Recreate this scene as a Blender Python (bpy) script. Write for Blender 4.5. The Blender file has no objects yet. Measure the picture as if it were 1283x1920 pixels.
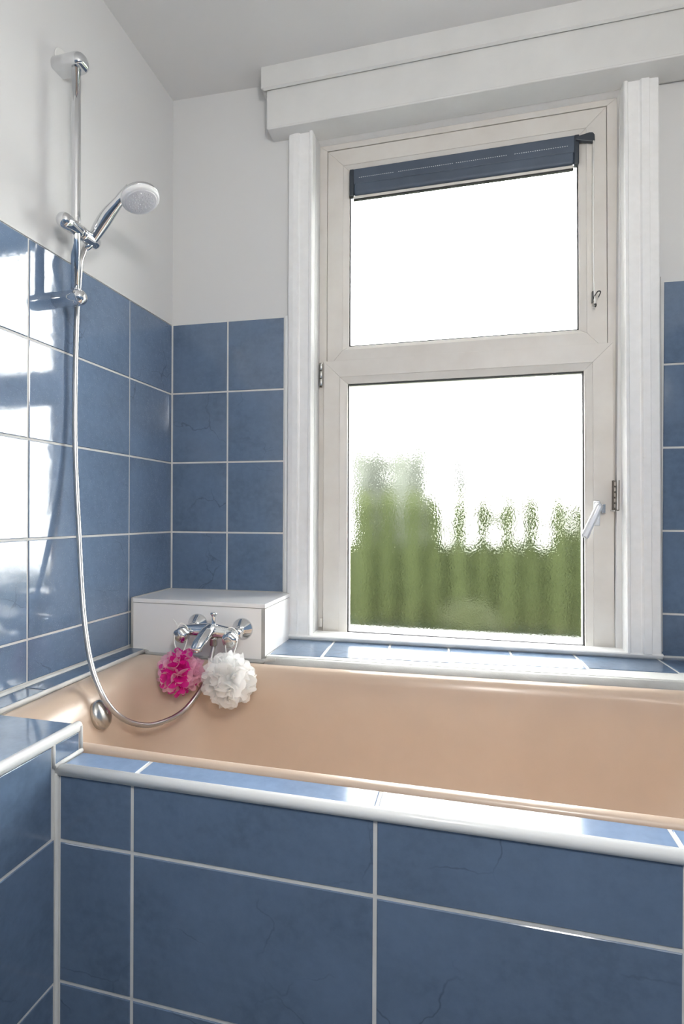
import bpy, math, random
from math import sin, cos, pi, radians as rad
from mathutils import Vector, Matrix, noise

C = bpy.context.scene.collection
S = bpy.context.scene
random.seed(7)
ZO = 1.72                      # height of the measuring level (top of the wall tiles) above the floor

# ------------------------------------------------------------------ camera
cam = bpy.data.objects.new('camera', bpy.data.cameras.new('camera'))
C.objects.link(cam)
Rr = Vector((0.96627827, 0.25745486, 0.00482687))
Uu = Vector((-0.00546829, 0.00177545, 0.99998347))
Ff = Vector((-0.25744203, 0.9662887, -0.00312341))
cam.matrix_world = Matrix(((Rr.x, Uu.x, -Ff.x, 1.0320), (Rr.y, Uu.y, -Ff.y, -1.8666),
                           (Rr.z, Uu.z, -Ff.z, -0.6858 + ZO), (0, 0, 0, 1)))
cam.data.sensor_fit = 'HORIZONTAL'
cam.data.sensor_width = 36
cam.data.lens = 1065.3 / 1283 * 36
cam.data.shift_x = (641.5 - 587.92) / 1283
cam.data.shift_y = (968.74 - 960) / 1283
cam.data.clip_start = .02
S.camera = cam

# ------------------------------------------------------------------ sky, exposure
w = bpy.data.worlds.new('overcast_sky'); S.world = w
w.use_nodes = True
bg = w.node_tree.nodes['Background']
bg.inputs['Color'].default_value = (0.985, 0.985, 0.965, 1)
bg.inputs['Strength'].default_value = 19.0
S.view_settings.view_transform = 'Standard'
S.view_settings.look = 'None'
S.view_settings.exposure = 0.28
S.view_settings.gamma = 1
S.view_settings.use_curve_mapping = False
S.cycles.use_denoising = True
S.cycles.max_bounces = 10
S.cycles.diffuse_bounces = 6
S.cycles.transmission_bounces = 8
S.cycles.sample_clamp_indirect = 12
FILL_LAMP_STRENGTH = 50.0

# ------------------------------------------------------------------ materials
def srgb(r, g, b):
    f = lambda c: (c/255/12.92) if c/255 <= .04045 else ((c/255+.055)/1.055)**2.4
    return (f(r), f(g), f(b), 1)

class NT:
    def __init__(s, name):
        s.m = bpy.data.materials.new(name); s.m.use_nodes = True
        s.t = s.m.node_tree; s.p = s.t.nodes['Principled BSDF']
    def n(s, typ, **kw):
        nd = s.t.nodes.new(typ)
        for k, v in kw.items():
            if k in nd.inputs: nd.inputs[k].default_value = v
            else: setattr(nd, k, v)
        return nd
    def l(s, a, b): s.t.links.new(a, b)
    def ramp(s, fac, stops):
        r = s.n('ShaderNodeValToRGB'); e = r.color_ramp.elements
        while len(e) < len(stops): e.new(.5)
        for i, (p, c) in enumerate(stops):
            e[i].position = p; e[i].color = c if len(c) == 4 else (*c, 1)
        s.l(fac, r.inputs['Fac']); return r.outputs['Color']
    def mix(s, fac, a, b, blend='MIX'):
        m = s.n('ShaderNodeMix', data_type='RGBA', blend_type=blend)
        for i, v in ((0, fac), (6, a), (7, b)):
            if hasattr(v, 'links'): s.l(v, m.inputs[i])
            else: m.inputs[i].default_value = v
        return m.outputs[2]
    def coord(s, rnd=False):
        tc = s.n('ShaderNodeTexCoord').outputs['Object']
        if not rnd: return tc
        oi = s.n('ShaderNodeObjectInfo'); mu = s.n('ShaderNodeVectorMath', operation='SCALE')
        mu.inputs[0].default_value = (13.1, 7.7, 5.3); s.l(oi.outputs['Random'], mu.inputs['Scale'])
        ad = s.n('ShaderNodeVectorMath', operation='ADD'); s.l(tc, ad.inputs[0]); s.l(mu.outputs[0], ad.inputs[1])
        return ad.outputs[0]
    def noise(s, co, scale, detail=4, rough=.55, stretch=None):
        if stretch:
            mp = s.n('ShaderNodeMapping'); mp.inputs['Scale'].default_value = stretch; s.l(co, mp.inputs['Vector']); co = mp.outputs[0]
        nz = s.n('ShaderNodeTexNoise', Scale=scale, Detail=detail, Roughness=rough); s.l(co, nz.inputs['Vector'])
        return nz.outputs['Fac']
    def bump(s, h, strength, dist=.001):
        b = s.n('ShaderNodeBump', Strength=strength, Distance=dist); s.l(h, b.inputs['Height']); s.l(b.outputs[0], s.p.inputs['Normal'])
        return b

def plain(name, col, rough=.5, metal=0, bump=None, vary=0):
    k = NT(name)
    k.p.inputs['Base Color'].default_value = col
    k.p.inputs['Roughness'].default_value = rough
    k.p.inputs['Metallic'].default_value = metal
    if vary:
        nz = k.noise(k.coord(), 9, 5)
        lo = tuple(c*(1-vary) for c in col[:3]); hi = tuple(min(1, c*(1+vary*.5)) for c in col[:3])
        k.l(k.ramp(nz, [(.3, lo), (.7, hi)]), k.p.inputs['Base Color'])
    if bump:
        k.bump(k.noise(k.coord(), bump[0], 4), bump[1], bump[2])
    return k.m

def tile_material(name, base, dark, rough=.09, drops=False):
    k = NT(name); co = k.coord(True)
    a = k.noise(co, 6, 5, .6); b = k.noise(co, 55, 3, .6)
    c1 = k.ramp(a, [(.32, dark), (.68, base)])
    c2 = k.mix(k.ramp(b, [(.35, (0, 0, 0)), (.75, (.35, .35, .35))]), c1, tuple(x*1.25 for x in base[:3])+(1,))
    # hairline slate veins
    wob = k.n('ShaderNodeTexNoise', Scale=9, Detail=4); k.l(co, wob.inputs['Vector'])
    add = k.n('ShaderNodeVectorMath', operation='MULTIPLY_ADD'); add.inputs[1].default_value = (.12, .12, .12)
    k.l(wob.outputs['Color'], add.inputs[0]); k.l(co, add.inputs[2])
    vo = k.n('ShaderNodeTexVoronoi', feature='DISTANCE_TO_EDGE', Scale=5.5); k.l(add.outputs[0], vo.inputs['Vector'])
    vein = k.ramp(vo.outputs['Distance'], [(0, (1, 1, 1)), (.012, (0, 0, 0))])
    mask = k.ramp(k.noise(co, 4.2, 2), [(.52, (0, 0, 0)), (.64, (.55, .55, .55))])
    vm = k.mix(1.0, vein, mask, 'MULTIPLY')
    c3 = k.mix(vm, c2, tuple(x*.5 for x in dark[:3])+(1,))
    k.l(c3, k.p.inputs['Base Color'])
    k.p.inputs['Roughness'].default_value = rough
    k.p.inputs['Specular IOR Level'].default_value = .55
    h = k.noise(co, 26, 3, .5)
    if drops:                                             # dried water spots on the tiles round the shower
        vd = k.n('ShaderNodeTexVoronoi', Scale=260); k.l(co, vd.inputs['Vector'])
        sp = k.ramp(vd.outputs['Distance'], [(.20, (1, 1, 1)), (.30, (0, 0, 0))])
        sm = k.mix(1.0, sp, k.ramp(k.noise(co, 60, 2), [(.50, (0, 0, 0)), (.56, (1, 1, 1))]), 'MULTIPLY')
        k.l(k.mix(sm, (rough,)*3+(1,), (.75, .75, .75, 1)), k.p.inputs['Roughness'])
        h = k.mix(.12, h, sm)
    k.bump(h, .05 if not drops else .07, .004)
    return k.m

MT = {}
MT['tile'] = tile_material('blue_slate_tile', (.134, .194, .292, 1), (.102, .149, .225, 1))
MT['tile_wet_hazed'] = tile_material('blue_slate_tile_spotted_hazed', (.155, .220, .330, 1), (.12, .172, .26, 1), .07, True)  # base lightened to stand in for reflected room haze; the spots are real
MT['tile_flat'] = tile_material('blue_slate_sill_tile', (.134, .194, .292, 1), (.102, .149, .225, 1), .15)
MT['tile_ledge_lit'] = tile_material('blue_slate_ledge_tile_lit', (.215, .295, .44, 1), (.17, .235, .36, 1), .12)  # same blue tile, base raised to stand in for light on the ledge
MT['tile_ledge_lit'].node_tree.nodes['Principled BSDF'].inputs['Specular IOR Level'].default_value = .3
MT['grout'] = plain('grout', (.70, .70, .68, 1), .8, bump=(180, .3, .001), vary=.12)
MT['paint'] = plain('white_wall_paint', (.665, .665, .66, 1), .65, bump=(140, .12, .001))
MT['ceil'] = plain('white_ceiling_paint', (.68, .675, .665, 1), .75, bump=(60, .15, .002))
def wood_paint():
    k = NT('white_gloss_woodwork'); co = k.coord()
    st = k.noise(co, 30, 5, .6); ch = k.ramp(k.noise(co, 42, 3, .7), [(.70, (0, 0, 0)), (.76, (.35, .35, .35))])
    c = k.ramp(st, [(.3, (.82, .82, .81)), (.7, (.87, .87, .865))])
    k.l(k.mix(ch, c, (.60, .585, .55, 1)), k.p.inputs['Base Color'])
    k.p.inputs['Roughness'].default_value = .38
    k.bump(k.noise(co, 70, 3), .1, .002)
    return k.m
MT['wood'] = wood_paint()
def frame_mat():
    k = NT('beige_aluminium_frame'); co = k.coord()
    a = k.noise(co, 7, 4, .6)
    k.l(k.ramp(a, [(.3, (.64, .605, .56)), (.7, (.71, .685, .645))]), k.p.inputs['Base Color'])
    k.p.inputs['Roughness'].default_value = .42
    return k.m
MT['frame'] = frame_mat()
MT['head_dimmed'] = plain('white_head_dimmed', (.685, .685, .67, 1), .5, bump=(70, .1, .002), vary=.05)  # white darkened to stand in for weaker light on the head board
MT['gasket'] = plain('black_rubber', (.03, .032, .036, 1), .5)
MT['tub'] = plain('peach_enamel', (.555, .432, .338, 1), .28, bump=(5, .03, .004), vary=.04)
MT['tub'].node_tree.nodes['Principled BSDF'].inputs['Coat Weight'].default_value = .08
MT['sealant'] = plain('grey_sealant', (.42, .415, .40, 1), .55, bump=(60, .3, .003), vary=.2)
MT['white_tile'] = plain('white_glazed_panel', (.87, .86, .85, 1), .13)
MT['trim'] = plain('white_plastic_trim', (.80, .81, .80, 1), .25, bump=(90, .1, .001))
MT['chrome'] = plain('chrome', (.74, .75, .765, 1), .06, 1)
MT['satin'] = plain('satin_steel', (.56, .55, .53, 1), .26, 1)
MT['hose'] = plain('steel_hose', (.54, .53, .525, 1), .32, 1)
MT['white_plastic'] = plain('white_plastic', (.78, .78, .78, 1), .3)
MT['spray'] = plain('grey_spray_face', (.74, .73, .75, 1), .45, bump=(300, .5, .001))
MT['nozzle'] = plain('pale_nozzle', (.72, .71, .73, 1), .5)
MT['blind'] = plain('slate_blue_blind', (.075, .10, .14, 1), .45, vary=.15)
MT['blind_dark'] = plain('dark_blind_plastic', (.035, .045, .06, 1), .4)
MT['stitch'] = plain('white_stitch', (.7, .72, .74, 1), .7)
MT['cord'] = plain('white_cord', (.8, .79, .76, 1), .7)
MT['black'] = plain('black_plastic', (.02, .02, .022, 1), .35)
MT['alu'] = plain('brushed_aluminium', (.80, .805, .82, 1), .38, .85)
MT['dark_metal'] = plain('tarnished_metal', (.16, .14, .12, 1), .45, 1)
MT['floor'] = plain('grey_floor_tile', (.10, .11, .13, 1), .35, vary=.15)
MT['render'] = plain('grey_concrete_sill', (.03, .034, .026, 1), .8, vary=.15)
def netting(name, col, tcol):
    k = NT(name); co = k.coord()
    out = k.t.nodes['Material Output']
    d = k.n('ShaderNodeBsdfDiffuse'); d.inputs['Color'].default_value = col
    t = k.n('ShaderNodeBsdfTranslucent'); t.inputs['Color'].default_value = tcol
    tr = k.n('ShaderNodeBsdfTransparent')
    m1 = k.n('ShaderNodeMixShader', Fac=.55); k.l(d.outputs[0], m1.inputs[1]); k.l(t.outputs[0], m1.inputs[2])
    m2 = k.n('ShaderNodeMixShader')
    m2.inputs[0].default_value = .22
    k.l(m1.outputs[0], m2.inputs[1]); k.l(tr.outputs[0], m2.inputs[2]); k.l(m2.outputs[0], out.inputs['Surface'])
    return k.m
MT['magenta'] = netting('magenta_netting', (.80, .025, .40, 1), (.85, .04, .46, 1))
MT['pale_pink'] = netting('pale_pink_netting', (.92, .60, .74, 1), (.94, .62, .76, 1))
MT['white_net'] = netting('white_netting', (.93, .925, .92, 1), (.95, .95, .94, 1))
def frosted(name, rough, bstr):
    k = NT(name); co = k.coord()
    k.p.inputs['Base Color'].default_value = (.97, .985, .975, 1)
    k.p.inputs['Transmission Weight'].default_value = 1
    k.p.inputs['Roughness'].default_value = rough
    k.p.inputs['IOR'].default_value = 1.25
    a = k.noise(co, 150, 3, .6); b = k.noise(co, 24, 2, .5, (1, 1, .4))
    k.bump(k.mix(.5, a, b), bstr, .006)
    return k.m
MT['glass_low'] = frosted('rain_textured_glass', .042, .16)
MT['glass_up'] = frosted('obscured_glass', .14, .2)
def foliage(name, a, b):
    k = NT(name); co = k.coord()
    k.l(k.ramp(k.noise(co, 7, 5, .7), [(.3, a), (.7, b)]), k.p.inputs['Base Color'])
    k.p.inputs['Roughness'].default_value = .9
    k.p.inputs['Specular IOR Level'].default_value = .1
    return k.m
MT['fol'] = foliage('conifer_green', (.0105, .0145, .0045), (.0205, .0255, .0082))
MT['fol_far'] = foliage('far_conifer_hazed', (.044, .049, .040), (.062, .067, .056))  # paler than the near trees: distance haze put into the colour
MT['fol_yellow'] = foliage('yellow_green_shrub', (.0062, .0082, .0022), (.0098, .0125, .0033))
MT['bark'] = foliage('grey_bark', (.05, .052, .05), (.08, .082, .08))
MT['trunk'] = foliage('brown_bark', (.05, .035, .02), (.08, .06, .04))
MT['grass'] = foliage('lawn_green', (.008, .012, .005), (.012, .017, .008))

# ------------------------------------------------------------------ mesh building
class MB:
    def __init__(s): s.v = []; s.f = []; s.mi = []; s.sm = []; s.cur = 0; s.smooth = False
    def add(s, vs, fs, smooth=None):
        o = len(s.v); s.v += [tuple(v) for v in vs]
        for f in fs:
            s.f.append(tuple(i+o for i in f)); s.mi.append(s.cur); s.sm.append(s.smooth if smooth is None else smooth)
        return s
    def box(s, x0, x1, y0, y1, z0, z1):
        return s.add([(x0,y0,z0),(x1,y0,z0),(x1,y1,z0),(x0,y1,z0),(x0,y0,z1),(x1,y0,z1),(x1,y1,z1),(x0,y1,z1)],
                     [(0,3,2,1),(4,5,6,7),(0,1,5,4),(1,2,6,5),(2,3,7,6),(3,0,4,7)])
    def loft(s, rings, cap=True, smooth=True, closed=True):
        n = len(rings[0]); vs = [p for r in rings for p in r]; fs = []
        for i in range(len(rings)-1):
            for j in range(n if closed else n-1):
                k = (j+1) % n
                fs.append((i*n+j, i*n+k, (i+1)*n+k, (i+1)*n+j))
        s.add(vs, fs, smooth)
        if cap and closed:
            o = len(s.v)-len(vs)
            for r, rev in ((0, True), (len(rings)-1, False)):
                idx = [o+r*n+j for j in range(n)]
                s.f.append(tuple(reversed(idx)) if rev else tuple(idx)); s.mi.append(s.cur); s.sm.append(False)
        return s
    def tube(s, path, r, n=12, cap=True):
        P = [Vector(p) for p in path]; rs = r if isinstance(r, (list, tuple)) else [r]*len(P)
        rings = []; up = None
        for i, p in enumerate(P):
            t = (P[min(i+1, len(P)-1)]-P[max(i-1, 0)]).normalized()
            if up is None: up = t.orthogonal().normalized()
            up = (up - t*up.dot(t)).normalized(); b = t.cross(up)
            rings.append([p + (up*cos(2*pi*j/n)+b*sin(2*pi*j/n))*rs[i] for j in range(n)])
        return s.loft(rings, cap)
    def lathe(s, o, axis, prof, n=24, fn=None):
        o = Vector(o); a = Vector(axis).normalized(); u = a.orthogonal().normalized(); b = a.cross(u)
        rings = [[o + a*h + (u*cos(2*pi*j/n)+b*sin(2*pi*j/n))*(r*(fn(2*pi*j/n, h) if fn else 1)) for j in range(n)] for h, r in prof]
        return s.loft(rings, True)
    def build(s, name, mats, parent=None, bevel=0, seg=2, warp=None):
        if not isinstance(mats, (list, tuple)): mats = [mats]
        o3 = Vector((0, 0, 0))
        if parent is not None: o3 = BASE.get(parent.name, Vector((0, 0, 0)))
        vs = [Vector(warp(*v)) if warp else Vector(v) for v in s.v]
        me = bpy.data.meshes.new(name)
        me.from_pydata([tuple(v-o3) for v in vs], [], s.f)
        for m in mats: me.materials.append(m)
        me.polygons.foreach_set('material_index', s.mi); me.polygons.foreach_set('use_smooth', s.sm)
        me.update()
        ob = bpy.data.objects.new(name, me); C.objects.link(ob)
        if parent is not None: ob.parent = parent
        BASE[ob.name] = o3
        if bevel:
            b = ob.modifiers.new('bevel', 'BEVEL'); b.width = bevel; b.segments = seg; b.limit_method = 'ANGLE'; b.angle_limit = rad(35)
            b.harden_normals = False
        return ob
BASE = {}
def root(name, loc, label=None, cat=None, group=None, kind=None):
    o = bpy.data.objects.new(name, None); C.objects.link(o); o.location = loc; o.empty_display_size = .05
    BASE[o.name] = Vector(loc)
    tag(o, label, cat, group, kind); return o
def tag(o, label=None, cat=None, group=None, kind=None):
    for k, v in (('label', label), ('category', cat), ('group', group), ('kind', kind)):
        if v: o[k] = v
    return o
def catmull(pts, k=6):
    P = [Vector(p) for p in pts]; out = []
    for i in range(len(P)-1):
        p0 = P[max(i-1, 0)]; p1 = P[i]; p2 = P[i+1]; p3 = P[min(i+2, len(P)-1)]
        for j in range(k):
            t = j/k
            out.append(.5*((2*p1)+(p2-p0)*t+(2*p0-5*p1+4*p2-p3)*t*t+(3*p1-p0-3*p2+p3)*t**3))
    out.append(P[-1]); return out

tile_cache = {}
TG = .0062                                      # joint width
def tile(parent, origin, ex, ey, a0, a1, b0, b1, mat, t=.0062, gap=TG, tilt=.0018):
    """a tile of its own: lies on the plane origin + a*ex + b*ey, stands t proud of the joint bed"""
    ex = Vector(ex).normalized(); ey = Vector(ey).normalized(); en = ex.cross(ey).normalized(); ey = en.cross(ex)
    wd, ht = round(a1-a0-gap, 4), round(b1-b0-gap, 4)
    key = (wd, ht, t, mat.name)
    if key not in tile_cache:
        x, y, c = wd/2, ht/2, .0012
        vs = [(-x,-y,-.004),(x,-y,-.004),(x,y,-.004),(-x,y,-.004),(-x,-y,t-c),(x,-y,t-c),(x,y,t-c),(-x,y,t-c),
              (-x+c,-y+c,t),(x-c,-y+c,t),(x-c,y-c,t),(-x+c,y-c,t)]
        fs = [(0,3,2,1),(0,1,5,4),(1,2,6,5),(2,3,7,6),(3,0,4,7),(4,5,9,8),(5,6,10,9),(6,7,11,10),(7,4,8,11),(8,9,10,11)]
        me = bpy.data.meshes.new('tile'); me.from_pydata(vs, [], fs); me.materials.append(mat); me.update(); tile_cache[key] = me
    ob = bpy.data.objects.new('tile', tile_cache[key]); C.objects.link(ob); ob.parent = parent
    c = Vector(origin) + ex*(a0+a1)/2 + ey*(b0+b1)/2 - BASE.get(parent.name, Vector((0, 0, 0)))
    M = Matrix((( ex.x, ey.x, en.x), (ex.y, ey.y, en.y), (ex.z, ey.z, en.z)))
    R = Matrix.Rotation(random.uniform(-tilt, tilt), 3, 'X') @ Matrix.Rotation(random.uniform(-tilt, tilt), 3, 'Y')
    ob.matrix_local = Matrix.Translation(c) @ (M @ R).to_4x4()
    return ob

wy = lambda x: .039*x                            # the window wall runs slightly out of square
cz = lambda x, y: .816-.002*x-.045*y              # the ceiling is not quite level
def skew(x, y, z): return (x, y+wy(x), z)
XR, YB, ZF = 1.80, -3.3, -ZO                     # right wall, rear wall, floor

# ------------------------------------------------------------------ room shell
m = MB(); m.box(-.15, XR+.15, YB-.15, .4, ZF-.1, ZF)
tag(m.build('floor', MT['floor']), 'grey floor hidden below the tiled bath front', 'floor', kind='structure')
m = MB()
pts = [(-.1, YB-.1), (XR+.1, YB-.1), (XR+.1, .35), (-.1, .35)]
m.add([(x, y, cz(x, y)) for x, y in pts]+[(x, y, 1.1) for x, y in pts], [(0,1,2,3),(7,6,5,4),(0,4,5,1),(1,5,6,2),(2,6,7,3),(3,7,4,0)])
tag(m.build('ceiling', MT['ceil']), 'plain white painted ceiling sloping slightly above the window', 'ceiling', kind='structure')

# left wall, plaster above the joint bed, tiles below
m = MB()
for y0, y1 in ((YB, 0), (0, .3)): m.box(-.15, 0, y0, y1, 0, 1.05)
m.cur = 1; [m.box(-.15, -.002, y0, y1, ZF, 0) for y0, y1 in ((YB, 0), (0, .3))]
flare = lambda x, y, z: (x+.028*min(0, y), y, z)       # left wall opens out a little from the corner
WL = tag(m.build('wall_left', [MT['paint'], MT['grout']], warp=flare), 'white wall with blue tiled lower part behind the shower rail', 'wall', kind='structure')
m = MB(); m.box(-.004, .002, -1.9, -.002, -.001, .004)
m.build('edge_grout', MT['grout'], WL, warp=flare)
ys = [-.002, -.2585, -.683, -1.108, -1.533]
for k in range(5):
    z1, z0 = -k*.25, (-(k+1)*.25 if k < 4 else -1.108)
    for i in range(4):
        tile(WL, (-.0055, 0, 0), (.028, 1, 0), (0, 0, 1), ys[i+1], ys[i], z0, z1, MT['tile_wet_hazed'])
# window wall
m = MB()
for a in ((-.1, .531, -1.9, 1.0), (1.483, XR+.15, -1.9, 1.0), (.531, 1.483, .616, 1.0), (.531, 1.483, -1.9, -1.155)):
    m.box(a[0], a[1], 0, .30, a[2], a[3])
WB = tag(m.build('wall_back', MT['paint'], warp=skew), 'white window wall with blue tiled strips either side of the window', 'wall', kind='structure')
m = MB(); m.box(0, .4265, -.0055, .01, -.962, .0); m.box(1.590, XR, -.0055, .01, -1.12, .022)
m.build('joint_bed', MT['grout'], WB, warp=skew)
e1 = Vector((1, .039, 0))
xs = [.004, .217, .4255]
for k in range(4):
    for i in range(2):
        tile(WB, (0, -.0015, 0), e1, (0, 0, 1), xs[i], xs[i+1], (-(k+1)*.25 if k < 3 else -.957), -k*.25, MT['tile'])
for k in range(5):
    tile(WB, (0, -.0015, .0214), e1, (0, 0, 1), 1.606, 1.795, (-(k+1)*.25 if k < 4 else -1.128), -k*.25, MT['tile'])
m = MB(); m.box(.4265, .444, -.0105, .004, -.957, .003)
tag(m.build('trim_1', MT['trim'], bevel=.004, seg=3, warp=skew), 'narrow white edge strip closing the tiles beside the window', 'trim', kind='structure')
m = MB(); m.box(XR, XR+.15, YB, .4, 0, 1.05); m.cur = 1; m.box(XR, XR+.15, YB, .4, ZF, 0)
tag(m.build('wall_right', [MT['paint'], MT['tile']]), 'white wall out of view past the right end of the bath', 'wall', kind='structure')
m = MB(); m.box(-.15, XR+.15, YB-.15, YB, 0, 1.1); m.cur = 1; m.box(-.15, XR+.15, YB-.15, YB, ZF, 0)
tag(m.build('wall_rear', [MT['paint'], MT['tile']]), 'white wall behind the photographer', 'wall', kind='structure')

# ------------------------------------------------------------------ added fill lamp (invented; unseen above and behind the camera, lights the room)
def fill_lamp(x, y, z):
    zc = cz(x, y)
    r = root('fill_lamp', (x, y, zc), 'added round fill lamp, unseen above the camera', 'lamp')
    m = MB(); m.lathe((x, y, zc), (0, 0, -1), [(0, .05), (.02, .05), (.024, .02)], 24); m.build('ceiling_rose', MT['white_plastic'], r)
    m = MB(); m.tube([(x, y, zc-.02), (x, y, z+.13)], .004, 8); m.build('flex', MT['white_plastic'], r)
    k = NT('fill_lamp_glow'); k.p.inputs['Base Color'].default_value = (.9, .9, .9, 1)
    k.p.inputs['Emission Color'].default_value = (1, .965, .915, 1); k.p.inputs['Emission Strength'].default_value = FILL_LAMP_STRENGTH
    m = MB(); m.lathe((x, y, z), (0, 0, 1), [(-.145*cos(pi*i/16) if 0 < i < 16 else (-.145 if i == 0 else .145), max(.004, .145*sin(pi*i/16))) for i in range(17)], 28)
    m.build('globe', k.m, r)
fill_lamp(1.38, -2.05, .10)

# ------------------------------------------------------------------ tiled sill below the window
WBL = tag(MB().box(.455, XR, -.250, .0, ZF, -1.1115).build('wall_back_low', MT['grout'], warp=lambda x, y, z: (x, y+.0505*(x-.47), z)),
          'deep blue tiled ledge below the window along the back of the bath', 'ledge', kind='structure')
sx = [.458, .622, .809, .9945, 1.1805, 1.3675, 1.6, 1.80]
for i in range(7):
    xm = (sx[i]+sx[i+1])/2
    tile(WBL, (0, -.258+.0505*(xm-.47), -1.113), (1, .0505, 0), (0, 1, 0), sx[i], sx[i+1], 0, .275, MT['tile_flat'], t=.003, gap=.006, tilt=.0012)
m = MB()
sec = [(-.2525, -1.1125), (-.262, -1.1145), (-.278, -1.1255), (-.284, -1.134), (-.25, -1.136)]
m.loft([[(x, y+.0505*(x-.47), z) for y, z in sec] for x in [.46+i*.085 for i in range(17)]], smooth=True)
tag(m.build('trim_2', MT['sealant']), 'grey sealant strip between the window ledge and the bath', 'sealant', kind='structure')

# ------------------------------------------------------------------ window joinery
def ww(x, y, z):                                  # right side of the opening leans out a little
    return (x+.018*max(0, min(1, (x-.53)/.95))*(.6-z)/1.7, y, z)
def arch(name, x0, x1, x2, yf, side, label):
    # stepped moulding profile, swept vertically
    if side < 0: prof = [(x0, yf+.055), (x0, yf+.012), (x0+.004, yf+.006), (x0+.020, yf+.002), (x1-.004, yf+.001), (x1, yf+.006),
                         (x1+.003, yf+.007), (x2-.014, yf+.006), (x2-.011, yf), (x2-.003, yf-.001), (x2, yf+.003), (x2+.002, yf+.10), (x2-.05, yf+.10), (x2-.05, yf+.055)]
    else: prof = [(x0+.05, yf+.06), (x0+.05, yf+.085), (x0-.002, yf+.085), (x0, yf+.003), (x0+.003, yf-.001), (x0+.010, yf), (x0+.013, yf+.006), (x1-.003, yf+.007),
                  (x1, yf+.006), (x1+.004, yf), (x1+.024, yf+.001), (x1+.026, yf+.006), (x2-.004, yf+.008), (x2, yf+.012), (x2, yf+.06)]
    m = MB(); m.loft([[(x, y, z) for x, y in prof] for z in (-1.094, -.7, -.3, .1, .4, .655)], smooth=False)
    return tag(m.build(name, MT['wood'], warp=ww), label, 'trim', kind='structure')
arch('trim_3', .4405, .482, .529, -.012, -1, 'white moulded upright casing between the tiled corner and the window')
arch('trim_4', 1.484, 1.528, 1.581, .013, 1, 'white moulded upright casing on the handle side of the window')
m = MB(); m.box(1.570, 1.5895, .045, .075, -1.09, .032)
tag(m.build('trim_5', MT['sealant'], warp=ww), 'narrow grey filled joint between window casing and tiles', 'trim', kind='structure')
# header box
def hw(x, y, z): return (x, y, z)
HD = root('trim_6', (.37, 0, .6), 'white boxed head board with a stepped upper band above the window', 'trim', kind='structure')
m = MB(); m.box(.3600, XR, -.0635, .02, .7475, .87); m.build('upper_board', MT['head_dimmed'], HD, bevel=.004, warp=hw)
m = MB(); m.box(.3770, XR, -.0500, .06, .6165, .752); m.build('lower_board', MT['head_dimmed'], HD, bevel=.003, warp=hw)
m = MB(); m.box(.3810, XR, -.0522, .05, .6130, .6205); m.build('bottom_bead', MT['head_dimmed'], HD, bevel=.003, warp=hw)
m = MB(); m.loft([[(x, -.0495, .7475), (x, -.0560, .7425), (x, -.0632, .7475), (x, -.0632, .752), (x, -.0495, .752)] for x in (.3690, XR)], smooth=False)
m.build('cover_moulding', MT['head_dimmed'], HD, warp=hw)
# head soffit
m = MB(); m.box(.531, 1.486, .005, .10, .6155, .64)
tag(m.build('trim_7', MT['wood'], warp=lambda x, y, z: (x, y, z)), 'white soffit board between head board and window frame', 'trim', kind='structure')
# window board
m = MB()
zt = lambda x: -1.0940+.001*(x-.46)
fr = lambda x: -.012+.034*(x-.46)
xs_ = [.449, .8, 1.2, 1.602]
sec = lambda x: [(x, fr(x)-.006, zt(x)-.012), (x, fr(x)-.010, zt(x)-.004), (x, fr(x)-.006, zt(x)+.0), (x, .064, zt(x)+.003), (x, .064, zt(x)-.018), (x, fr(x), zt(x)-.018)]
m.loft([sec(x) for x in xs_], smooth=False)
tag(m.build('trim_8', MT['wood'], bevel=.002), 'white painted window board under the lower sash', 'trim', kind='structure')

# ------------------------------------------------------------------ the window
WN = root('window_1', (1.0, .08, -1.1), 'tall beige two-part window with frosted panes and a tilted handle', 'window', kind='structure')
def mitred(parent, X0, X1, Z0, Z1, x0, x1, z0, z1, yf, yb, mat, name=('stile', 'rail'), lip=0, sides='LRTB', bevel=.0007):
    O = [(X0, Z0), (X1, Z0), (X1, Z1), (X0, Z1)]; I = [(x0, z0), (x1, z0), (x1, z1), (x0, z1)]
    out = []
    for sd, i, j in (('B', 0, 1), ('R', 1, 2), ('T', 2, 3), ('L', 3, 0)):
        if sd not in sides: continue
        q = [O[i], O[j], I[j], I[i]]
        c = Vector((sum(p[0] for p in q)/4, sum(p[1] for p in q)/4))
        q2 = []
        for p in q:                                # hairline mitre gaps
            dx = .0002 if p[0] < c.x else -.0002; dz = .0002 if p[1] < c.y else -.0002
            if sd in 'BT': q2.append((p[0]+dx, p[1]))
            else: q2.append((p[0], p[1]+dz))
        m = MB()
        vs = [(p[0], yf+(lip if k > 1 else 0), p[1]) for k, p in enumerate(q2)]+[(p[0], yb, p[1]) for p in q2]
        m.add(vs, [(0,1,2,3),(7,6,5,4),(0,4,5,1),(1,5,6,2),(2,6,7,3),(3,7,4,0)])
        out.append(m.build(name[0] if sd in 'LR' else name[1], mat, parent, bevel=bevel, warp=ww))
    return out
# outer frame ring
fo = MB(); fo.box(.52, 1.495, .115, .16, -1.16, -1.13)
FR = fo.build('outer_frame', MT['frame'], WN, warp=ww)
mitred(FR, .531, 1.482, -1.16, .615, .5575, 1.4535, -1.12, .5955, .084, .15, MT['frame'], ('frame_jamb', 'frame_rail'))
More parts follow.
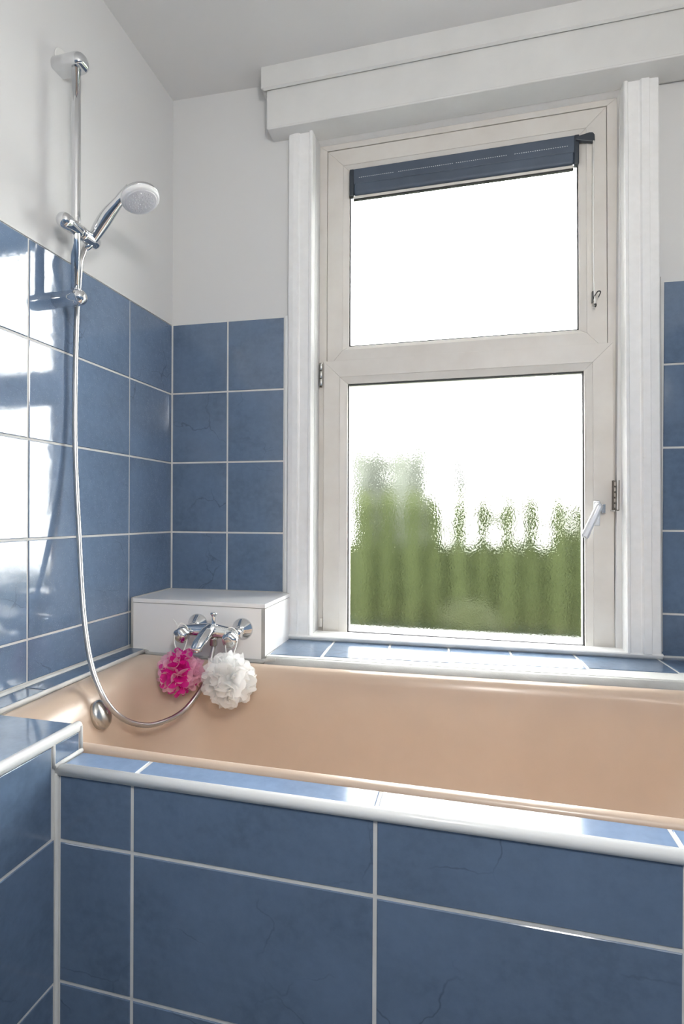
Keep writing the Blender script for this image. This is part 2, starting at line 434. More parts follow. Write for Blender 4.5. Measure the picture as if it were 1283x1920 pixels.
# upper sash
def sash(X0, X1, Z0, Z1, bx0, bx1, bz0, bz1, gx0, gx1, gz0, gz1, yf, glass, ygl, sides='LRTB'):
    m = MB()                                       # glazing rebate behind the beads
    for b in ((bx0-.004, gx0+.004, bz0, bz1), (gx1-.004, bx1+.004, bz0, bz1), (gx0, gx1, gz1-.004, bz1), (gx0, gx1, bz0, gz0+.004)):
        m.box(b[0], b[1], ygl+.012, ygl+.03, b[2], b[3])
    s = m.build('sash', MT['frame'], WN, warp=ww)
    mitred(s, X0, X1, Z0, Z1, bx0, bx1, bz0, bz1, yf, yf+.05, MT['frame'], sides=sides)
    mitred(s, bx0+.0003, bx1-.0003, bz0+.0003, bz1-.0003, gx0, gx1, gz0, gz1, yf+.001, ygl-.001, MT['frame'], ('glazing_bead', 'glazing_bead'), lip=.009, bevel=.0006)
    m = MB(); e = .0042
    for b in ((gx0-.001, gx0+e, gz0, gz1), (gx1-e, gx1+.001, gz0, gz1), (gx0, gx1, gz1-e, gz1+.001), (gx0, gx1, gz0-.001, gz0+e)):
        m.box(b[0], b[1], ygl-.004, ygl+.012, b[2], b[3])
    m.build('gasket', MT['gasket'], s, warp=ww)
    m = MB(); m.box(gx0-.006, gx1+.006, ygl, ygl+.008, gz0-.006, gz1+.006)
    m.build('glass_pane', glass, s, warp=ww)
    return s
sash(.5595, 1.4515, -.172, .5925, .6145, 1.394, -.1085, .537, .635, 1.373, -.0945, .520, .0845, MT['glass_up'], .103)
sash(.5505, 1.4655, -1.145, -.1465, .607, 1.408, -1.112, -.204, .6325, 1.3855, -1.098, -.2265, .0745, MT['glass_low'], .098)
# window handle
H = MB().box(1.4195, 1.4385, .066, .0735, -.716, -.637).build('handle_plate', MT['alu'], WN, bevel=.005, seg=3)
m = MB(); m.lathe((1.431, .067, -.652), (0, -1, 0), [(0, .0095), (.014, .0085), (.016, .007)], 20); m.build('handle_neck', MT['alu'], H)
A, B = Vector((1.434, .046, -.648)), Vector((1.388, .040, -.752)); d = (B-A).normalized(); n_ = d.cross(Vector((0, -1, 0))).normalized(); yv = Vector((0, -1, 0))
m = MB()
rings = []
for t, wd, th in ((0, .0075, .006), (.06, .0105, .0085), (.3, .0105, .008), (.8, .0110, .0075), (.96, .0115, .0075), (1, .0105, .0065)):
    c = A.lerp(B, t); rings.append([c+n_*sx_*wd+yv*sy_*th for sx_, sy_ in ((-1,-.5),(-.5,-1),(.5,-1),(1,-.5),(1,.5),(.45,1),(-.45,1),(-1,.5))])
m.loft(rings, smooth=False); m.build('lever', MT['alu'], H, bevel=.0012)
m = MB(); m.box(1.441, 1.4535, .064, .0735, -.677, -.648); m.build('lock_block', MT['satin'], WN, bevel=.001)
# perforated stay on the frame edge
m = MB(); m.box(1.4725, 1.4745, .055, .082, -.668, -.575); m.box(1.4875, 1.4895, .055, .082, -.668, -.575)
ST = m.build('stay', MT['dark_metal'], WN)
m = MB(); m.box(1.4745, 1.4875, .079, .082, -.668, -.575); m.build('stay_channel', MT['dark_metal'], ST)
for k in range(5):
    m = MB(); m.box(1.479, 1.4865, .073, .079, -.660+k*.0172, -.648+k*.0172); m.build('stay_tab', MT['frame'], ST, bevel=.001)
m = MB(); m.tube([(1.466, .060, -.668), (1.476, .056, -.669), (1.489, .060, -.667)], .0022, 8); m.build('stay_hook', MT['satin'], ST)
# hinge
m = MB()
for z0, z1 in ((-.178, -.152), (-.205, -.180), (-.232, -.207)): m.lathe((.541, .072, z0), (0, 0, 1), [(0, .0052), (.001, .0058), (z1-z0-.001, .0058), (z1-z0, .0052)], 14)
HG = m.build('hinge', MT['satin'], WN)
m = MB(); m.box(.5355, .5415, .076, .086, -.235, -.150); m.build('hinge_leaf', MT['dark_metal'], HG)
m = MB(); m.box(.538, .5495, .074, .086, -1.082, -1.05); m.build('frame_packer', MT['frame'], WN, bevel=.001)

# ------------------------------------------------------------------ roller blind in the upper pane
BL = root('roller_blind', (1.0, .08, .41), 'slate blue rolled-up blind across the top of the upper window pane', 'blind')
bx0, bx1 = .641, 1.371
m = MB(); m.box(bx0, bx1, .079, .1015, .462, .517); m.build('head_rail', MT['blind'], BL, bevel=.004)
m = MB(); m.box(bx0+.011, bx1-.011, .0765, .1005, .4255, .4685); m.build('fabric_roll', MT['blind'], BL, bevel=.0105, seg=5)
m = MB(); m.box(bx0+.01, bx1-.012, .082, .094, .4150, .4250); m.build('bottom_bar', MT['frame'], BL, bevel=.003)
m = MB(); m.box(bx0+.01, bx1-.012, .084, .094, .4105, .4152); m.build('bottom_gasket', MT['black'], BL)
for x in (bx0-.003, bx1-.012):
    m = MB(); m.box(x, x+.015, .0765, .1015, .424, .516); m.build('end_bracket', MT['blind_dark'], BL, bevel=.003)
m = MB(); x = bx0+.03
while x < bx1-.03:
    if not (.79 < x < .802 or .985 < x < .995 or 1.16 < x < 1.18): m.box(x, x+.0034, .0782, .0795, .4835, .4852)
    x += .0068
o = m.build('stitching', MT['stitch'], BL); o['kind'] = 'stuff'
m = MB(); pr = [(1.362, .496), (1.367, .506), (1.402, .5125), (1.411, .511), (1.4165, .504), (1.4175, .484), (1.4115, .482), (1.3795, .490)]
m.loft([[(x, y, z) for x, z in pr] for y in (.083, .069)], smooth=False); m.build('cord_guide', MT['blind_dark'], BL, bevel=.002)
m = MB(); m.tube([(1.4135, .0705, .484), (1.4145, .070, .2), (1.4165, .068, .05), (1.4185, .0665, .004), (1.4195, .0655, -.012)], [.0021]*4+[.0026], 8)
m.tube([(1.4195, .0655, -.01), (1.420, .065, -.026)], .0036, 10); m.build('pull_cord', MT['cord'], BL)
m = MB(); m.lathe((1.4203, .0648, -.026), (0, 0, -1), [(0, .0038), (.004, .0042), (.009, .003), (.0105, .001)], 12); m.build('cord_tip', MT['black'], BL)
CH = root('cord_hook', (1.415, .0735, -.01), 'small black cleat hook on the window frame holding the blind cord', 'hook')
m = MB(); m.box(1.4125, 1.4165, .0715, .0830, -.018, .017); m.build('plate', MT['black'], CH, bevel=.001)
m = MB(); m.tube(catmull([(1.4145, .0725, -.012), (1.418, .066, -.002), (1.424, .056, .007), (1.430, .055, .009), (1.4325, .056, .004), (1.4275, .059, -.009)], 4), [.0017]*8+[.0021]*8+[.0017]*5, 8)
m.build('hook_arm', MT['black'], CH)

# ------------------------------------------------------------------ bath tub
TB = root('bathtub', (.9, -.6, ZF), 'peach pink enamel bathtub set between blue tiled ledges', 'bathtub')
def rrect(x0, x1, y0, y1, r, z, nc=8):
    out = []
    for cx, cy, a in ((x1-r, y1-r, 0), (x0+r, y1-r, pi/2), (x0+r, y0+r, pi), (x1-r, y0+r, 1.5*pi)):
        for k in range(nc+1):
            t = a+k/nc*pi/2; out.append((cx+r*cos(t), cy+r*sin(t), z))
    # subdivide the four straights so the skew of the back edge bends evenly
    res = []
    for i, p in enumerate(out):
        q = out[(i+1) % len(out)]; res.append(p)
        if (i+1) % (nc+1) == 0:
            for j in range(1, 8): res.append(tuple(Vector(p).lerp(Vector(q), j/8)))
    return res
def tubw(x, y, z):
    t = max(0, min(1, (y+.93)/.66)); return (x, y+.0505*(x-.47)*t, z-.0055*(1-t)**2+.0095*max(0, 1-(x-.05)/.55)**1.5)
O = (.056, 1.775, -.930, -.272)
rows = [(-1.165,0,0,0,0,.02),(-1.137,0,0,0,0,.02),(-1.1315,.0015,.0015,.0015,.0015,.022),(-1.1295,.006,.006,.006,.006,.026),(-1.1285,.016,.014,.013,.013,.03),
        (-1.1295,.029,.026,.0185,.024,.05),(-1.1335,.044,.036,.0235,.033,.075),(-1.1425,.060,.046,.028,.040,.10),(-1.158,.074,.056,.032,.0455,.12),(-1.185,.088,.066,.036,.052,.135),(-1.23,.103,.078,.042,.059,.145),
        (-1.30,.122,.094,.050,.068,.155),(-1.38,.146,.115,.060,.078,.165),(-1.44,.172,.145,.074,.092,.175),(-1.49,.208,.19,.098,.115,.18),(-1.52,.25,.25,.13,.145,.17),
        (-1.535,.30,.32,.17,.18,.15),(-1.54,.36,.40,.22,.23,.10)]
m = MB(); m.loft([rrect(O[0]+a, O[1]-b, O[2]+c, O[3]-d_, r, z) for z, a, b, c, d_, r in rows], cap=False, smooth=True)
last = len(rows)-1; n = len(rrect(0, 1, 0, 1, .1, 0)); m.f.append(tuple(last*n+j for j in range(n))); m.mi.append(0); m.sm.append(True)
m.build('tub_shell', MT['tub'], TB, warp=tubw)
# overflow plate on the end wall
oc = Vector((.1535, -.630, -1.1885)); on = Vector((.93, -.05, .36)).normalized()
u_ = Vector((0, 1, 0)); u_ = (u_-on*u_.dot(on)).normalized(); v_ = on.cross(u_)
m = MB(); rings = []
for h, s_ in ((-.012, .95), (0, 1.0), (.005, .985), (.010, .90), (.0135, .70), (.0155, .4), (.016, .08)):
    rings.append([oc+on*h+u_*cos(2*pi*j/36)*.031*s_+v_*sin(2*pi*j/36)*.037*s_ for j in range(36)])
m.loft(rings); OP = m.build('overflow_plate', MT['satin'], TB)
m = MB(); m.lathe(oc+on*.0135+u_*.008-v_*.0*1, on, [(0, .0055), (.002, .005), (.003, .002)], 14); m.build('screw', MT['chrome'], OP)
c2 = oc+on*.0125+u_*.009+v_*(.014 if v_.z < 0 else -.014)
m = MB(); m.lathe(c2, on, [(0, .003), (.0018, .0028)], 10); m.build('slot', MT['black'], OP)

# tiled strip between bath and left wall
WS = tag(MB().box(-.06, .0535, -1.0, -.002, ZF, -1.1145).build('wall_left_low', MT['grout']), 'narrow blue tiled strip between bath rim and left wall', 'ledge', kind='structure')
for a, b in ((-.262, -.7055), (-.7055, -.93)):
    tile(WS, (0, 0, -1.1155), (1, 0, 0), (0, 1, 0), -.012, .0545, b, a, MT['tile'], t=.003, gap=.006)
m = MB(); m.loft([[(x0_, y, z) for x0_, z in ((.050, -1.1165), (.0535, -1.1122), (.0565, -1.1145), (.0590, -1.1215), (.05, -1.126))] for y in (-.93, -.75, -.5, -.268)])
tag(m.build('trim_9', MT['grout']), 'pale sealant bead along the wall side of the bath', 'sealant', kind='structure')
m = MB(); m.tube([(-.003, -.262, -1.1145), (-.0125, -.6, -1.1135), (-.0237, -1.0, -1.1135)], .0062, 8)
tag(m.build('trim_10', MT['grout']), 'pale joint line where the left wall meets the bath strip', 'sealant', kind='structure')

# ------------------------------------------------------------------ tiled bath front
WA = tag(MB().box(.318, XR, -.9975, -.9335, ZF, -1.1415).build('wall_apron', MT['grout']), 'blue tiled front of the bath with a white edge trim', 'wall', kind='structure')
ax = [.327, .4785, .9015, 1.3225, 1.795]
az = [-1.152, -1.2725, -1.526, -1.715]
for i in range(4):
    for k in range(3):
        tile(WA, (0, -.9945, 0), (1, 0, 0), (0, 0, 1), ax[i]+(.003 if i == 0 else 0), ax[i+1], az[k+1], az[k], MT['tile'], t=.005, gap=.0065)
    tile(WA, (0, 0, -1.1432), (1, 0, 0), (0, 1, 0), ax[i]+(.002 if i == 0 else 0), ax[i+1], -.9885, -.9325, MT['tile_ledge_lit'], t=.0032, gap=.0058, tilt=.001)
def quarter(path_pts, out, r=.0165):
    """quarter-round edge trim swept along a straight edge; out = outward horizontal direction"""
    m = MB(); rings = []
    for p in path_pts:
        p = Vector(p); o_ = Vector(out)
        ring = [p+o_*(-r*.15)+Vector((0, 0, 0))]
        ring = [p-o_*r*.9+Vector((0, 0, .0006)), p-o_*r*.6+Vector((0, 0, .0016))]
        for k in range(7):
            t = pi/2*(1-k/6); ring.append(p-o_*r*.5+o_*r*.5*cos(t)+Vector((0, 0, -r*.5+r*.5*sin(t)+.0016)))
        ring += [p+Vector((0, 0, -r*.92)), p-o_*r*.25+Vector((0, 0, -r*.95)), p-o_*r*.9+Vector((0, 0, -r*.6))]
        rings.append(ring)
    m.loft(rings, smooth=True); return m
tag(quarter([(.322, -1.0035, -1.1385), (.8, -1.0035, -1.1385), (XR, -1.0035, -1.1385)], (0, -1, 0)).build('trim_11', MT['trim']),
    'white rounded edge trim along the tiled bath front', 'trim', kind='structure')
m = MB(); m.box(.3225, .3312, -1.0055, -.99, ZF, -1.150)
tag(m.build('trim_12', MT['grout'], bevel=.004), 'pale vertical joint where the bath front meets the tiled ledge', 'sealant', kind='structure')
# tiled ledge beside the bath (left, towards the camera)
WC = tag(MB().box(-.06, .3245, -2.3, -.936, ZF, -1.0880).build('wall_ledge', MT['grout']), 'blue tiled boxed ledge in the near left corner', 'ledge', kind='structure')
for a, b in ((-.934, -1.36), (-1.36, -1.79), (-1.79, -2.22)):
    tile(WC, (0, 0, -1.0892), (1, 0, 0), (0, 1, 0), -.02, .3135, b, a, MT['tile'], t=.0032, tilt=.001)
for k, (z1, z0) in enumerate(((-1.0985, -1.2665), (-1.2665, -1.527), (-1.527, -1.715))):
    for a, b in ((-1.0105 if k == 0 else -1.0035, -1.45), (-1.45, -1.88), (-1.88, -2.3)):
        tile(WC, (.3212, 0, 0), (0, 1, 0), (0, 0, 1), b, a, z0, z1, MT['tile'], t=.005, gap=.0058)
tile(WC, (.3212, 0, 0), (0, 1, 0), (0, 0, 1), -1.0085, -.938, -1.1375, -1.0985, MT['tile'], t=.005, gap=.0035)
tag(quarter([(.3275, -.931, -1.0845), (.3275, -1.5, -1.0845), (.3275, -2.3, -1.0845)], (1, 0, 0), .0155).build('trim_13', MT['trim']),
    'white rounded edge trim on the near left tiled ledge', 'trim', kind='structure')
m = MB(); m.tube([(.3268, -1.0085, -1.0985), (.3268, -1.0085, -1.139)], .0028, 8); m.tube([(.3285, -.934, -1.1365), (.3285, -.985, -1.1365), (.3270, -1.006, -1.1385)], .0042, 8); m.tube([(.3265, -.9335, -1.090), (.327, -.9335, -1.138)], .003, 8)
tag(m.build('trim_14', MT['grout']), 'white joint bead at the inner corner of the tiled ledge', 'sealant', kind='structure')

# ------------------------------------------------------------------ white pipe box carrying the tap
PB = root('pipe_box', (.23, -.12, -1.12), 'white tiled box in the corner carrying the bath tap', 'box')
m = MB(); m.box(.002, .446, -.2475, .0, -1.115, -.970); m.build('core', MT['sealant'], PB)
m = MB(); m.box(.0035, .4545, -.258, -.0005, -.9675, -.955); m.build('top_panel', MT['white_tile'], PB, bevel=.0012)
m = MB(); m.box(.0035, .4415, -.2555, -.2475, -1.132, -.969); m.build('front_panel', MT['white_tile'], PB, bevel=.001)
m = MB(); m.box(.446, .454, -.2535, .008, -1.1115, -.969); m.build('side_panel', MT['white_tile'], PB, bevel=.001)
m = MB(); m.box(.4418, .4535, -.2548, -.247, -1.132, -.969); m.build('corner_joint', MT['sealant'], PB)
m = MB()
m.tube(catmull([(.01, -.262, -1.121), (.06, -.266, -1.1205), (.075, -.272, -1.1245), (.2, -.266, -1.127), (.43, -.264, -1.127), (.452, -.268, -1.1235), (.475, -.264, -1.1205), (.49, -.2615, -1.121)], 5), [.006]*18+[.0075]*12+[.009]*6, 8)
m.tube([(.003, -.2575, -1.118), (.003, -.2575, -.956)], .0042, 8); m.tube([(.002, -.256, -.9555), (.002, -.004, -.9555), (.42, .008, -.9555)], .0035, 8)
tag(m.build('trim_15', MT['sealant']), 'grey sealant around the foot of the white pipe box', 'sealant', kind='structure')

# ------------------------------------------------------------------ bath tap
TP = root('bath_tap', (.308, -.2555, -1.03), 'chrome two-handle bath tap on the front of the white pipe box', 'tap')
fx = (.2335, .3820); fz = (-1.027, -1.033)
for x, z in zip(fx, fz):
    m = MB(); m.lathe((x, -.2555, z), (0, -1, 0), [(.0, .0335), (.002, .0335), (.006, .031), (.020, .016), (.024, .0135)], 8*4); f = m.build('wall_flange', MT['chrome'], TP)
    m = MB(); m.lathe((x, -.275, z), (0, -1, 0), [(0, .0135), (.012, .0135), (.014, .011), (.045, .0115)], 20); m.build('inlet', MT['chrome'], f)
m = MB()
bp = [(.205, -.322, -1.032), (.225, -.322, -1.032), (.25, -.321, -1.031), (.285, -.32, -1.03), (.308, -.32, -1.03), (.335, -.32, -1.0305), (.365, -.321, -1.033), (.395, -.322, -1.035), (.405, -.322, -1.035)]
m.tube(bp, [.010, .0165, .0175, .0205, .023, .0205, .0175, .0165, .010], 20); m.build('body', MT['chrome'], TP)
# spout: flattened, falling forward
m = MB(); rings = []
for (x, y, z), wd, th in (((.311, -.313, -1.024), .013, .0165), ((.310, -.330, -1.025), .0185, .0175), ((.307, -.350, -1.032), .0198, .0155), ((.304, -.370, -1.043), .0195, .0132), ((.301, -.386, -1.054), .0188, .012), ((.300, -.394, -1.061), .0175, .0112), ((.2995, -.396, -1.069), .0155, .010), ((.2995, -.3955, -1.074), .0148, .0095)):
    c = Vector((x, y, z)); up = Vector((0, -.3, 1)).normalized() if z > -1.0605 else Vector((0, -1, .15)).normalized()
    rings.append([c+Vector((1, .05, 0))*wd*cos(2*pi*j/20)+up*th*(abs(sin(2*pi*j/20))**.8*(1 if sin(2*pi*j/20) > 0 else -1)) for j in range(20)])
m.loft(rings); SP = m.build('spout', MT['chrome'], TP)
m = MB(); m.lathe((.2995, -.3955, -1.0715), (0, 0, -1), [(0, .0105), (.005, .0105), (.006, .008)], 18); m.build('aerator', MT['satin'], SP)
m = MB(); m.lathe((.3155, -.318, -1.012), (0, 0, 1), [(0, .007), (.004, .0062), (.022, .0062), (.026, .0068), (.030, .0105), (.0345, .0105), (.036, .0085)], 20); m.build('diverter_knob', MT['chrome'], TP)
m = MB(); m.lathe((.3150, -.318, -1.050), (0, 0, -1), [(0, .014), (.004, .0145), (.006, .0115), (.022, .0115), (.025, .009)], 20); m.build('hose_outlet', MT['satin'], TP)
def knob(c, ax_):
    fn = lambda t, h: 1+(.055*cos(5*t) if h > .012 else 0)
    m = MB(); m.lathe(c, ax_, [(0, .0125), (.008, .0125), (.010, .0165), (.014, .0215), (.026, .0232), (.036, .0225), (.041, .0195), (.044, .0135)], 40, fn)
    hd = m.build('handle', MT['chrome'], TP)
    m = MB(); m.lathe(Vector(c)+Vector(ax_).normalized()*.0435, ax_, [(0, .0135), (.0015, .012), (.0028, .006), (.003, .001)], 24); m.build('handle_cap', MT['satin'], hd)
    return hd
knob((.236, -.325, -1.034), (-.28, -.9, -.22))
knob((.384, -.326, -1.038), (-.04, -.95, -.25))

# ------------------------------------------------------------------ bath puffs
def puff(name, c, R, label, mats, chooser, loop, seed):
    rnd = random.Random(seed); c = Vector(c)
    r = root(name, tuple(c), label, 'bath puff', 'netting bath puffs hanging on the tap')
    m = MB(); N = 64
    for i in range(N):
        z = 1-2*(i+.5)/N; a = i*2.399963+rnd.uniform(-.25, .25); q = math.sqrt(max(0, 1-z*z))
        d_ = Vector((q*cos(a), q*sin(a), z)); u = d_.orthogonal().normalized(); u = Matrix.Rotation(rnd.uniform(0, 2*pi), 3, d_) @ u; v = d_.cross(u)
        rr = R*rnd.uniform(.40, .58); lift = R*rnd.uniform(.72, 1.0); ph = rnd.uniform(0, 6.28); kf = rnd.choice((3, 4, 5))
        span = rnd.uniform(2.6, 5.2); NA, NR = 30, 6
        vs = []
        for b in range(NR):
            t = b/(NR-1)
            for s_ in range(NA):
                an = ph+span*s_/(NA-1)
                wob = 1+.20*t*sin(kf*an+ph*2)
                h = lift*(.30+.70*t**.75)+R*.07*t*t*sin((kf+1)*an*1.2+ph)
                rad_ = rr*(.16+.84*t**1.3)*wob
                vs.append(c+d_*h+(u*cos(an)+v*sin(an))*rad_)
        if i == 0:
            m.cur = 0; m.lathe(c, (0, 0, 1), [(-.5*R*cos(pi*q_/8), max(.002, .5*R*sin(pi*q_/8))) for q_ in range(9)], 14)
        m.cur = chooser(d_, rnd)
        m.add(vs, [(b*NA+s_, b*NA+s_+1, (b+1)*NA+s_+1, (b+1)*NA+s_) for b in range(NR-1) for s_ in range(NA-1)], True)
    o = m.build('ruffles', mats, r)
    m = MB(); m.tube(catmull(loop, 6), .0017, 8); m.build('cord_loop', MT['cord'], r)
    return r
def pick(d_, rnd):
    s_ = d_.x*.94+d_.y*.3
    return 0 if -.42+rnd.uniform(-.10, .10) < s_ < .20+rnd.uniform(-.10, .10) or d_.z < -.82 else 1
puff('bath_puff', (.247, -.392, -1.137), .061, 'magenta and pale pink netting puff hanging from the tap handle nearer the wall', [MT['magenta'], MT['pale_pink']], pick,
     [(.226, -.376, -1.085), (.214, -.369, -1.05), (.219, -.349, -1.012), (.231, -.345, -1.010), (.246, -.346, -1.025), (.245, -.352, -1.06), (.242, -.372, -1.092)], 3)
puff('bath_puff', (.399, -.396, -1.144), .070, 'larger plain white netting puff hanging from the tap handle nearer the window', [MT['white_net']], lambda a, b: 0,
     [(.384, -.382, -1.085), (.374, -.366, -1.06), (.366, -.352, -1.03), (.372, -.347, -1.016), (.384, -.345, -1.0125), (.398, -.346, -1.02), (.405, -.35, -1.04), (.401, -.368, -1.08), (.395, -.38, -1.095)], 11)
m = MB(); m.tube([(.2155, -.352, -1.018), (.206, -.346, -1.006), (.196, -.342, -.998)], [.0016, .0014, .001], 8)
m.build('cord_end', MT['cord'], bpy.data.objects['bath_puff'])

# ------------------------------------------------------------------ shower rail
SR = root('shower_rail', (-.016, -.586, -.12), 'tall chrome shower slide rail fixed to the left wall', 'shower rail')
rx, ry = .042, -.586
m = MB(); m.tube([(rx, ry, z) for z in (-.122, .1, .3, .478)], .0118, 20); m.build('pole', MT['chrome'], SR)
# upper bracket: round on top, cut flat below
m = MB(); n = 28; rings = []
for x, s_ in ((-.017, .98), (-.015, 1), (.046, 1), (.056, .95), (.063, .82), (.0685, .58), (.0705, .2)):
    rings.append([(x, ry+.0262*s_*cos(2*pi*j/n), .4925+max(-.0150*s_, .0262*s_*sin(2*pi*j/n))) for j in range(n)])
m.loft(rings); m.build('upper_bracket', MT['chrome'], SR)
m = MB(); rings = []
for x, s_ in ((-.017, .97), (-.015, 1), (.052, 1), (.061, .94), (.068, .78), (.0725, .5), (.0738, .15)):
    rings.append([(x, ry-.003+.0212*s_*cos(2*pi*j/n), -.121+.0212*s_*sin(2*pi*j/n)) for j in range(n)])
m.loft(rings); LB = m.build('lower_bracket', MT['chrome'], SR)
m = MB(); m.lathe((.053, ry-.023, -.114), (0, -1, .35), [(0, .0035), (.002, .0035), (.0026, .002)], 12); m.build('grub_screw', MT['satin'], LB)
m = MB(); m.lathe((-.0165, -.565, .522), (1, .03, 0), [(0, .034), (.0012, .034), (.0016, .031)], 32)
m.build('filler_patch', plain('rough_filler', (.72, .72, .70, 1), .8, bump=(40, .4, .003)), SR)
# slider: cylinder across the pole, cap towards the room, cradle towards the window
m = MB(); m.lathe((rx, -.648, .061), (0, 1, 0), [(0, .003), (.0015, .010), (.005, .0155), (.010, .0188), (.016, .0200), (.030, .0200), (.034, .0188), (.072, .0180), (.0735, .0168), (.0745, .0178), (.110, .0172)], 28)
SL = m.build('slider', MT['chrome'], SR)
m = MB(); rings = []
for y, wx, wz in ((-.5735, .0174, .0176), (-.555, .0178, .0178), (-.53, .0182, .0178), (-.508, .0182, .0178), (-.503, .0165, .0162)):
    rings.append([(rx+wx*cos(2*pi*j/20), y, .0605+wz*sin(2*pi*j/20)) for j in range(20)])
m.loft(rings); m.build('cradle', MT['chrome'], SL)

# hand shower
SHD = root('hand_shower', (.045, -.528, .055), 'chrome hand shower with white spray face resting in the slider', 'shower head')
hc = Vector((.196, -.531, .1525)); hn = Vector((.33, -.05, -.943)).normalized()
m = MB()
hp = catmull([(.041, -.524, .050), (.050, -.525, .064), (.072, -.527, .091), (.100, -.530, .120), (.127, -.532, .143), (.148, -.532, .160), (.170, -.531, .172)], 4)
nr = len(hp); rs = []
for i in range(nr):
    t = i/(nr-1)
    rs.append(.0108+.0080*math.exp(-((t-.42)/.26)**2)+.008*max(0, (t-.70)/.30))
m.tube(hp, rs, 20); m.build('handle', MT['chrome'], SHD)
m = MB(); m.lathe(hc, hn, [(-.026, .006), (-.0245, .016), (-.019, .031), (-.011, .043), (-.004, .0495), (.002, .0510), (.004, .0505)], 40); m.build('head_shell', MT['chrome'], SHD)
m = MB(); m.lathe(hc, hn, [(.002, .0502), (.004, .0507), (.010, .0497), (.0135, .0470), (.0142, .0425)], 40); SF = m.build('spray_rim', MT['white_plastic'], SHD)
m = MB(); m.lathe(hc, hn, [(.012, .0430), (.0148, .0425), (.0155, .040), (.0158, .02), (.0158, .001)], 40); m.build('spray_face', MT['spray'], SHD)
m = MB(); u_ = hn.orthogonal().normalized(); v_ = hn.cross(u_)
for k, nn in ((.009, 6), (.017, 11), (.0245, 15), (.032, 19)):
    for j in range(nn):
        a = 2*pi*j/nn+k*40; m.lathe(hc+hn*.0152+(u_*cos(a)+v_*sin(a))*k, hn, [(0, .0014), (.002, .0010), (.0024, .0003)], 6)
o = m.build('nozzles', MT['nozzle'], SHD); o['kind'] = 'stuff'
m = MB(); m.lathe((.0415, -.5245, .052), (-.55, -.35, -.76), [(0, .0105), (.006, .0112), (.016, .0102), (.022, .0078)], 18); m.build('hose_nut', MT['chrome'], SHD)

# hose
hpth = [(.0300, -.532, .036), (.0290, -.540, .015), (.0275, -.547, -.007), (.022, -.5447, -.047), (.012, -.538, -.101), (.004, -.5317, -.1563), (.003, -.5351, -.3027), (.004, -.5378, -.4486), (.014, -.5445, -.5944),
        (.031, -.555, -.7384), (.053, -.5723, -.8787), (.080, -.5925, -.9862), (.118, -.6176, -1.0741), (.158, -.6275, -1.142), (.184, -.609, -1.190), (.203, -.572, -1.2240), (.226, -.5232, -1.2462),
        (.250, -.4679, -1.249), (.273, -.4201, -1.2364), (.292, -.383, -1.2057), (.301, -.3586, -1.1800), (.310, -.336, -1.131), (.3145, -.320, -1.085), (.315, -.318, -1.074)]
P = catmull(hpth, 16)
m = MB(); m.tube(P, [.0069+.00035*(1 if i % 2 else -1) for i in range(len(P))], 14)
tag(m.build('shower_hose', MT['hose']), 'flexible steel shower hose looping down into the bath to the tap', 'hose')

# ------------------------------------------------------------------ outside, seen blurred through the frosted pane
YT = 9.0
m = MB(); m.box(.532, 1.482, .165, .36, -1.155, -1.122)
tag(m.build('trim_16', MT['render']), 'grey outer sill below the window outside the glass', 'sill', kind='structure')
m = MB(); m.box(-14, 16, 1.2, 30, -3.0, -2.85)
tag(m.build('ground', MT['grass']), 'green lawn outside below the hedge, seen blurred through frosted glass', 'lawn', kind='structure')
def conifer(x, y, ztop, h, rbase, mat, label, group, seed):
    rnd = random.Random(seed); zb = ztop-h
    r = root('conifer', (x, y, zb), label, 'tree', group)
    m = MB(); n, K = 22, 26; rings = []
    for i in range(K):
        t = i/(K-1); z = zb+.12+(h-.12)*t
        rad_ = min(rbase, .38*(h*(1-t))**.85+.035)*(1 if t < 1 else .3)
        ring = []
        for j in range(n):
            a = 2*pi*j/n; q = noise.noise(Vector((cos(a)*1.6+seed, sin(a)*1.6, z*5+seed*3)))
            ring.append((x+cos(a)*rad_*(1+.22*q), y+sin(a)*rad_*(1+.22*q), z+.05*q))
        rings.append(ring)
    m.loft(rings, smooth=False); m.build('foliage', mat, r)
    m = MB(); m.tube([(x, y, zb-.05), (x, y, zb+.5)], [.05, .03], 8); m.build('trunk', MT['trunk'], r)
words = ['first', 'second', 'third', 'fourth', 'fifth', 'sixth', 'seventh', 'eighth', 'ninth', 'tenth']
near = [(-.85, -.53), (-.40, -.49), (.08, -.52), (.50, -.56), (.94, -.52), (1.36, -.52), (1.78, -.50), (2.20, -.50), (2.63, -.52), (3.06, -.60)]
for i, (x, z) in enumerate(near):
    conifer(x, YT+.12*(i % 2), z+.36, 2.70, .195, MT['fol'], f'green pointed conifer in the blurred hedge, {words[i]} from the shower side', 'hedge conifers behind the frosted pane', 20+i)
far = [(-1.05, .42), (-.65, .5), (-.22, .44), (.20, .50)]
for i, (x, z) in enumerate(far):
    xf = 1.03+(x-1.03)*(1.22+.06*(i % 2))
    conifer(xf, 11.9+.7*(i % 2), z+.85, 4.1, .27, MT['fol_far'], f'taller haze-paled grey-green conifer behind the hedge, {words[i]} from the shower side', 'tall conifers behind the hedge', 50+i)
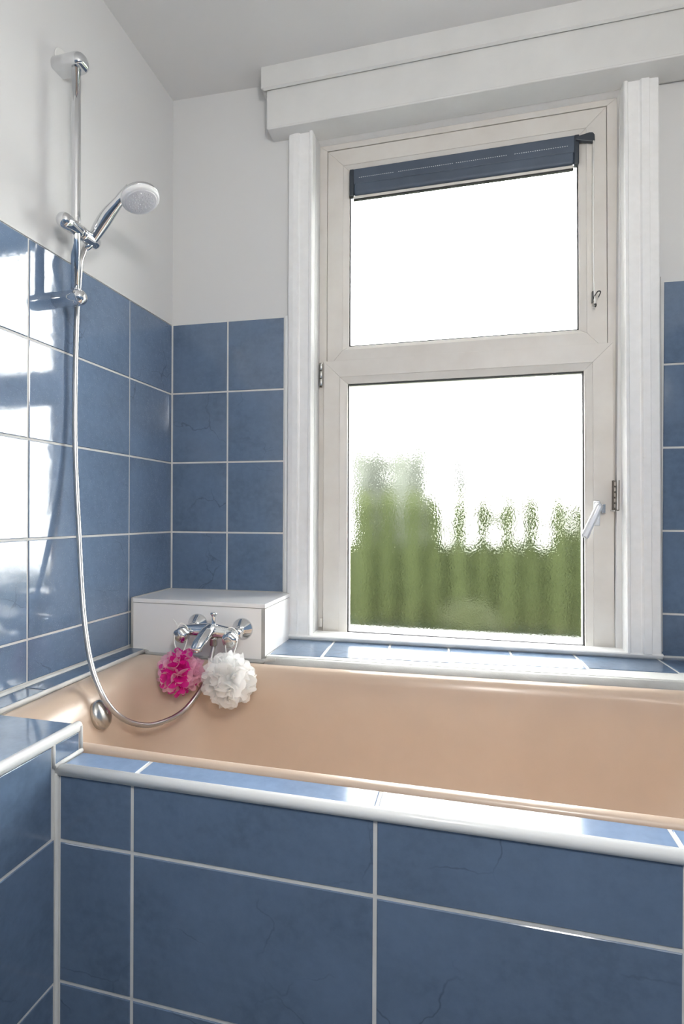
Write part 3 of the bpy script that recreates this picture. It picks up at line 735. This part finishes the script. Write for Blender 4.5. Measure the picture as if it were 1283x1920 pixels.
# low hedge closing the gaps between and behind the conifers
r = root('clipped_hedge', (1.2, 10.1, -2.85), 'low dense green hedge filling the gaps behind the pointed conifers', 'hedge')
m = MB(); rings = []
for i in range(60):
    x = -2.4+i*.115; q = [noise.noise(Vector((i*.45, j*1.7, 4))) for j in range(8)]
    rings.append([(x, 10.1+yy*(1+.3*q[j]), zz+.10*q[j]) for j, (yy, zz) in enumerate(((-.24, -2.84), (-.27, -2.3), (-.25, -1.45), (-.14, -1.28), (.14, -1.28), (.25, -1.45), (.27, -2.3), (.24, -2.84)))])
m.loft(rings, smooth=False); m.build('foliage', MT['fol'], r)
# bare shrub whose branches fork above the hedge
r = root('bare_tree', (.95, 10.75, -2.85), 'pale bare tree with forked branches rising above the hedge', 'tree')
m = MB(); rnd = random.Random(5)
m.tube([(.95, 10.75, -2.9), (.93, 10.75, -1.6), (.94, 10.75, -.55)], [.06, .05, .04], 8); m.build('trunk', MT['bark'], r)
m = MB()
for dx, top in ((-.30, .55), (-.16, .75), (.02, 1.10), (-.06, 1.02), (.10, .95), (.36, .62), (.28, .45)):
    p = [Vector((.94, 10.75, -.6)), Vector((.94+dx*.45, 10.75+rnd.uniform(-.1, .1), -.1)), Vector((.94+dx*.9, 10.75+rnd.uniform(-.15, .15), top*.6)), Vector((.94+dx, 10.75, top))]
    m.tube(catmull(p, 4), [.10-.0055*i for i in range(13)], 6)
    for k in range(16):
        t = rnd.uniform(.35, 1); b = p[1].lerp(p[3], t); e_ = b+Vector((rnd.uniform(-.14, .14), rnd.uniform(-.14, .14), rnd.uniform(.05, .25))); m.tube([b, e_], [.009, .004], 4)
o = m.build('branches', MT['bark'], r); o['kind'] = 'stuff'
# yellowish shrub in front of the hedge
r = root('garden_shrub', (1.05, 7.9, -2.85), 'yellow-green rounded shrub in front of the hedge', 'shrub')
m = MB(); rings = []
for i in range(14):
    t = i/13; z = -2.83+.75*t; rad_ = .5*math.sqrt(max(.002, 1-(2*t-.85)**2/1.35))*(1 if t < .98 else .3)
    rings.append([(1.12+cos(2*pi*j/20)*rad_*(1+.3*noise.noise(Vector((j*.7, z*5, 3)))), 7.9+sin(2*pi*j/20)*rad_*(1+.3*noise.noise(Vector((j*.7, z*5, 9)))), z) for j in range(20)])
m.loft(rings, smooth=False); m.build('foliage', MT['fol_yellow'], r)

# ------------------------------------------------------------------ lift everything so the floor lies at z = 0
for o in list(S.objects):
    if o.parent is None and o.type not in {'CAMERA'}: o.location.z += ZO
